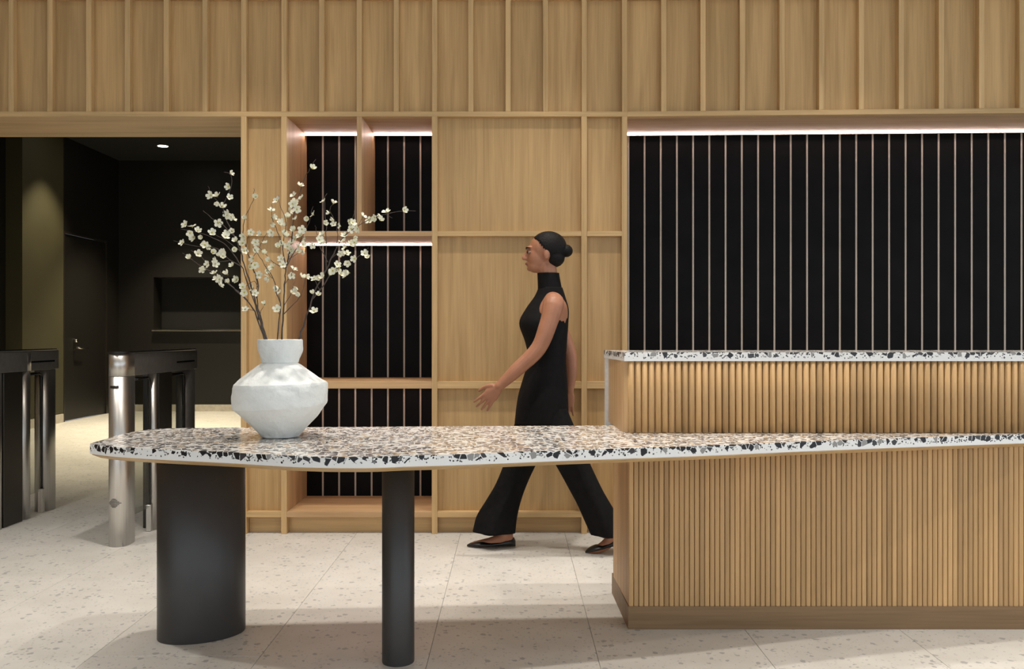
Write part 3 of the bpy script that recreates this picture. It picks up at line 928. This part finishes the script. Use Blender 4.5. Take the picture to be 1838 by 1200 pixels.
for key, brs in B.items():
    root = empty('blossom_branch', bpnt(*brs[0][0][0], 0))
    tag(root, names[key], 'branch', 'blossom branches in the white vase')
    bm = bmesh.new()
    smp = []
    for line, r0, r1, d0, d1 in brs:
        pts = catmull([(x, y, 0) for x, y in line], 4)
        n = len(pts)
        P3 = []
        for i, q in enumerate(pts):
            t = i / (n - 1)
            jx = rnd.uniform(-3.5, 3.5) if 0 < i < n - 1 else 0
            P3.append(bpnt(q.x + jx, q.y, d0 + (d1 - d0) * t))
        tube_bm(bm, P3, [(r0 + (r1 - r0) * (i / (n - 1)) ** .8) * .001 * (1 + .15 * rnd.uniform(-1, 1)) for i in range(n)], 6)
        smp += P3[2:]
    link('stem', mesh_from_bm('stem', bm, True), root, M_TWIG)
    samples[key] = (root, smp)
for fam, lst in bl_pool.items():
    for (cx, cy) in lst:
        px, py = C(cx, cy)
        best = None
        for key, (root, smp) in samples.items():
            if key[0] != fam: continue
            for s in smp:
                qx = 919 + s.x * F / s.y; qy = 600 - (s.z - H) * F / s.y
                d = math.hypot(qx - px, qy - py)
                if best is None or d < best[0]: best = (d, root, s)
        d, root, s = best
        c = U(px, py, s.y - .004 + rnd.uniform(-.012, .008))
        out = Vector((rnd.uniform(-.8, .8), -1.0 + rnd.uniform(-.3, .9), rnd.uniform(-.3, .9))).normalized()
        rot = out.to_track_quat('Z', 'Y').to_matrix().to_4x4() @ Matrix.Rotation(rnd.uniform(0, 6.28), 4, 'Z')
        sc = rnd.uniform(.92, 1.28)
        mw = Matrix.Translation(c) @ rot @ Matrix.Scale(sc, 4)
        link('blossom', BM_[rnd.randrange(5)], root, mw=mw)

# ------------------------------------------------------------------ person walking to the left
PY = 4.63
PS = PY / F
def Q(px, py, dy=0.0):
    return Vector(((px - 919) * PS, PY + dy, H - (py - 600) * PS))
M_SKIN = plain('brown_skin', (.36, .155, .085), 0.5, noise=0.06, nscale=30)
M_CLOTH = plain('black_fabric', (.0075, .0068, .0072), 0.8, noise=0.2, nscale=40, bump=.3, bscale=25, spec=.12)
M_HAIR = plain('black_hair', (.007, .0055, .0055), 0.6, noise=0.3, nscale=150, bump=.4, bscale=120, spec=.18)
M_SHOE = plain('black_leather', (.008, .008, .008), 0.35)
M_LIP = plain('lip', (.30, .08, .06), 0.5)
M_EYE = plain('eye_white', (.30, .17, .12), 0.6)
M_IRIS = plain('dark_iris', (.02, .012, .008), 0.2)

def ell_ring(c, ax, ay, n=20, fwd=Vector((1, 0, 0)), side=Vector((0, 1, 0)), pw=1.0):
    return [c + fwd * (ax * math.cos(2 * math.pi * k / n)) + side * (ay * math.sin(2 * math.pi * k / n)) for k in range(n)]
def blob(bm, c, r, seg=14, rings=9, rot=None):
    """ellipsoid with radii r = (rx, ry, rz)"""
    M = rot or Matrix.Identity(3)
    rr = []
    for i in range(1, rings):
        th = math.pi * i / rings
        rr.append([c + M @ Vector((r[0] * math.sin(th) * math.cos(2 * math.pi * k / seg), r[1] * math.sin(th) * math.sin(2 * math.pi * k / seg), r[2] * math.cos(th))) for k in range(seg)])
    loft_bm(bm, rr)
def limb(bm, pts, rad, seg=14):
    P = catmull(pts, 5)
    n = len(P)
    R = []
    for i in range(n):
        t = i / (n - 1) * (len(rad) - 1)
        k = min(int(t), len(rad) - 2)
        f = t - k; f = f * f * (3 - 2 * f)
        R.append(rad[k] * (1 - f) + rad[k + 1] * f)
    tube_bm(bm, P, R, seg)
    blob(bm, P[0], (R[0],) * 3); blob(bm, P[-1], (R[-1],) * 3)

bm = bmesh.new()
# torso
tor = [(976, 745, 30, .120), (973, 715, 34, .140), (977, 685, 32, .138), (983, 650, 28, .122), (984, 615, 31, .130), (984, 580, 35, .145), (989, 553, 30, .160), (991, 535, 20, .125), (990, 524, 14, .07)]
P = catmull([(a, b, 0) for a, b, _, _ in tor], 4)
hwv = catmull([(c, d, 0) for _, _, c, d in tor], 4)
loft_bm(bm, [ell_ring(Q(p.x, p.y), h.x * PS, h.y) for p, h in zip(P, hwv)])
# neck and head (looking left)
limb(bm, [Q(990, 535), Q(986, 510), Q(981, 480)], [.056, .050, .052])
hc = Q(981, 447)
blob(bm, hc, (.094, .074, .088), 20, 14)                                   # cranium
blob(bm, Q(965, 461), (.058, .058, .080), 18, 12)                         # face
blob(bm, Q(962, 477), (.046, .046, .038), 16, 10)                         # jaw
blob(bm, Q(951, 482), (.016, .019, .014))                                 # chin
limb(bm, [Q(947.5, 450), Q(943.5, 457), Q(940.5, 463)], [.008, .010, .0125], 10)   # nose
blob(bm, Q(943.5, 464.5), (.011, .017, .008))
blob(bm, Q(947, 472), (.011, .022, .006)); blob(bm, Q(948, 475.3), (.011, .020, .006))
blob(bm, Q(950, 445), (.020, .048, .010))                                 # brow
for s in (-1, 1):
    blob(bm, Q(980, 458, s * .072), (.017, .009, .030))                   # ears
# arms
def hand(bm, wrist, d, up, side, curl):
    """d = finger direction, up = towards the index finger, side = back of the hand"""
    d = d.normalized(); up = (up - d * up.dot(d)).normalized(); side = d.cross(up)
    palm = [wrist + d * t for t in (.0, .03, .06, .088)]
    for p_, wd, th in zip(palm, (.024, .034, .038, .036), (.017, .016, .014, .011)):
        pass
    rings = []
    for p_, wd, th in zip(palm, (.024, .034, .039, .036), (.019, .017, .014, .011)):
        rings.append([p_ + up * (wd * math.cos(2 * math.pi * k / 14)) + side * (th * math.sin(2 * math.pi * k / 14)) for k in range(14)])
    loft_bm(bm, rings)
    for k, (off, L, spread) in enumerate(((.028, .072, .16), (.0095, .080, .03), (-.0095, .075, -.10), (-.028, .060, -.24))):
        b0 = wrist + d * .080 + up * off
        dd = (d + up * spread).normalized()
        c = curl * (1 + .15 * k)
        b1 = b0 + dd * L * .45
        d2 = (dd + side * c).normalized(); b2 = b1 + d2 * L * .32
        d3 = (dd + side * c * 2.2).normalized(); b3 = b2 + d3 * L * .25
        tube_bm(bm, [b0 - dd * .01, b0 + dd * .01, b1, b2, b3, b3 + d3 * .004], [.0088, .0088, .0082, .0074, .0064, .003], 10)
    t0 = wrist + d * .018 + up * .024
    t1 = t0 + (d * .75 + up * .65 + side * .2).normalized() * .036
    t2 = t1 + (d * .95 + up * .3 + side * .25).normalized() * .030
    t3 = t2 + (d * 1. + up * .1 + side * .25).normalized() * .024
    tube_bm(bm, [t0, t0.lerp(t1, .5), t1, t2, t3], [.015, .013, .0105, .0095, .006], 10)
sh = Q(991, 548, -.165)
limb(bm, [Q(990, 545, -.10), sh, Q(981, 583, -.195), Q(964, 624, -.205), Q(931, 657, -.205), Q(897, 689, -.20)], [.050, .056, .046, .041, .037, .025])
hand(bm, Q(897, 689, -.20), Q(866, 722, -.19) - Q(897, 689, -.20), Vector((-1, 0, .6)), None, .22)
limb(bm, [Q(990, 545, .10), Q(992, 548, .165), Q(1007, 588, .19), Q(1024, 628, .20), Q(1029, 665, .195), Q(1026, 704, .185)], [.050, .056, .046, .041, .036, .025])
hand(bm, Q(1026, 704, .185), Q(1020, 745, .18) - Q(1026, 704, .185), Vector((-1, 0, 0)), None, -.25)
# legs and feet
limb(bm, [Q(974, 735, .085), Q(948, 795, .085), Q(924, 853, .08), Q(910, 910, .075), Q(909, 966, .07)], [.074, .072, .054, .048, .036])
limb(bm, [Q(909, 962, .07), Q(900, 972, .07), Q(872, 979.5, .07), Q(850, 981, .07)], [.036, .032, .024, .014])
blob(bm, Q(914, 975, .07), (.030, .028, .024))
limb(bm, [Q(980, 728, -.08), Q(1010, 800, -.085), Q(1043, 862, -.08), Q(1070, 910, -.07), Q(1096, 955, -.06)], [.060, .070, .054, .048, .034])
limb(bm, [Q(1096, 955, -.06), Q(1090, 968, -.06), Q(1072, 980, -.06), Q(1056, 984, -.06)], [.034, .030, .024, .014])
blob(bm, Q(1103, 963, -.06), (.026, .026, .026))
person = link('person', mesh_from_bm('person', bm, True), None, M_SKIN)
tag(person, 'person in black sleeveless top and flared trousers striding left past the oak wall', 'person')
rm = person.modifiers.new('remesh', 'REMESH'); rm.mode = 'VOXEL'; rm.voxel_size = .0042; rm.use_smooth_shade = True
sm_ = person.modifiers.new('smooth', 'SMOOTH'); sm_.iterations = 5; sm_.factor = .5

# face details
for s in (-1, 1):
    bm = bmesh.new(); blob(bm, Q(949.8, 453.5, s * .031), (.0125, .0135, .0095), 12, 8)
    link('eye', mesh_from_bm('eye', bm, True), person, M_EYE)
    bm = bmesh.new(); blob(bm, Q(947.6, 453.5, s * .035), (.0075, .0085, .0070), 10, 7)
    link('iris', mesh_from_bm('iris', bm, True), person, M_IRIS)
    bm = bmesh.new(); tube_bm(bm, [Q(944.5, 446.5, s * .016), Q(944.8, 445.2, s * .032), Q(951, 446.2, s * .050)], [.003, .0042, .002], 6)
    link('eyebrow', mesh_from_bm('eyebrow', bm, True), person, M_HAIR)
bm = bmesh.new(); blob(bm, Q(945.5, 473.3), (.0095, .021, .0062), 12, 8)
link('lips', mesh_from_bm('lips', bm, True), person, M_LIP)
# hair: cap pulled back into a bun
bm = bmesh.new()
blob(bm, Q(984.5, 443.5), (.097, .081, .085), 56, 40)
blob(bm, Q(995, 462), (.056, .070, .052), 18, 10)
blob(bm, Q(1008, 449), (.040, .044, .038), 16, 10)
blob(bm, Q(1016, 450), (.036, .040, .034), 16, 10)
hair = link('hair', mesh_from_bm('hair', bm, True), person, M_HAIR)
# cut the hairline: drop vertices in front of the face
me = hair.data
bm = bmesh.new(); bm.from_mesh(me)
def hairline(v):
    py = 600 - (v.co.z - H) / PS; px = 919 + v.co.x / PS
    return py > 424 and px < 952 + 24 * min(1, (py - 424) / 28) ** .8
kill = [v for v in bm.verts if hairline(v)]
bmesh.ops.delete(bm, geom=kill, context='VERTS'); bm.to_mesh(me); bm.free()
hr = hair.modifiers.new('solid', 'SOLIDIFY'); hr.thickness = .004

# clothing
def garment(name, rows, mat, solid=.004, n=28, folds=0.0, nf=6, sub=5):
    P = catmull([(r[0], r[1], r[4] if len(r) > 4 else 0) for r in rows], sub)
    Hh = catmull([(r[2], r[3], 0) for r in rows], sub)
    bm = bmesh.new()
    rings = []
    m = len(P)
    for i, (p_, h_) in enumerate(zip(P, Hh)):
        ring = []
        for k in range(n):
            a = 2 * math.pi * k / n
            f = 1 + folds * (i / m) * math.sin(nf * a + i * .12)
            c = Q(p_.x, p_.y, p_.z)
            ring.append(c + Vector((h_.x * PS * f * math.cos(a), h_.y * f * math.sin(a), 0)))
        rings.append(ring)
    loft_bm(bm, rings, True, False)
    o = link(name, mesh_from_bm(name, bm, True), person, mat)
    md = o.modifiers.new('solid', 'SOLIDIFY'); md.thickness = solid; md.offset = 0
    return o
col_ = garment('collar', [(984, 490, 19, .058), (985, 500, 19.5, .060), (987, 518, 21, .064)], M_CLOTH)
garment('top', [(988, 516, 21, .065), (987, 532, 27, .080), (982, 555, 38, .118), (976, 580, 43, .158), (980, 612, 37, .150), (982, 645, 33, .142), (978, 680, 39, .164), (974, 715, 45, .184), (972, 757, 49, .192)], M_CLOTH, folds=.03)
tr = garment('trouser_leg', [(969, 738, 38, .085, .075), (965, 752, 38, .095, .08), (950, 790, 34, .105, .085), (935, 830, 29.5, .095, .08), (918, 870, 27.5, .09, .075), (904, 900, 30, .095, .072), (892, 930, 35, .10, .07), (888, 958, 37, .105, .07)], M_CLOTH, folds=.10, nf=5)
garment('trouser_leg', [(977, 730, 38, .090, -.075), (984, 750, 39, .098, -.08), (1005, 790, 34, .105, -.085), (1026, 830, 30, .095, -.08), (1047, 870, 28, .09, -.075), (1064, 900, 28, .09, -.07), (1080, 930, 30, .092, -.065), (1092, 953, 31, .095, -.06)], M_CLOTH, folds=.10, nf=5)
# flat pointed shoes
def shoe(heel, toe, dy, lift):
    """heel, toe in pixels along the sole"""
    bm = bmesh.new()
    a = Q(*heel, dy); b = Q(*toe, dy)
    d = (b - a); L = d.length; d.normalize()
    up = Vector((-d.z, 0, d.x)); up = up if up.z > 0 else -up
    side = Vector((0, 1, 0))
    rings = []
    for t, w, top in ((0, .012, .030), (.03, .026, .048), (.12, .033, .052), (.3, .033, .036), (.5, .038, .026), (.68, .043, .030), (.82, .036, .026), (.93, .020, .018), (1.0, .005, .008)):
        c = a + d * (L * t)
        ring = []
        for k in range(16):
            an = 2 * math.pi * k / 16
            sx = math.cos(an); sz = math.sin(an)
            ring.append(c + side * (w * sx * (1 - .12 * max(0, sz))) + up * (top * .5 + top * .5 * (sz if sz < 0 else sz)))
        rings.append(ring)
    loft_bm(bm, rings)
    return link('shoe', mesh_from_bm('shoe', bm, True), person, M_SHOE)
shoe((925.5, 985.5), (837, 985.5), .07, 0)
shoe((1112, 972), (1049, 987), -.06, 0)
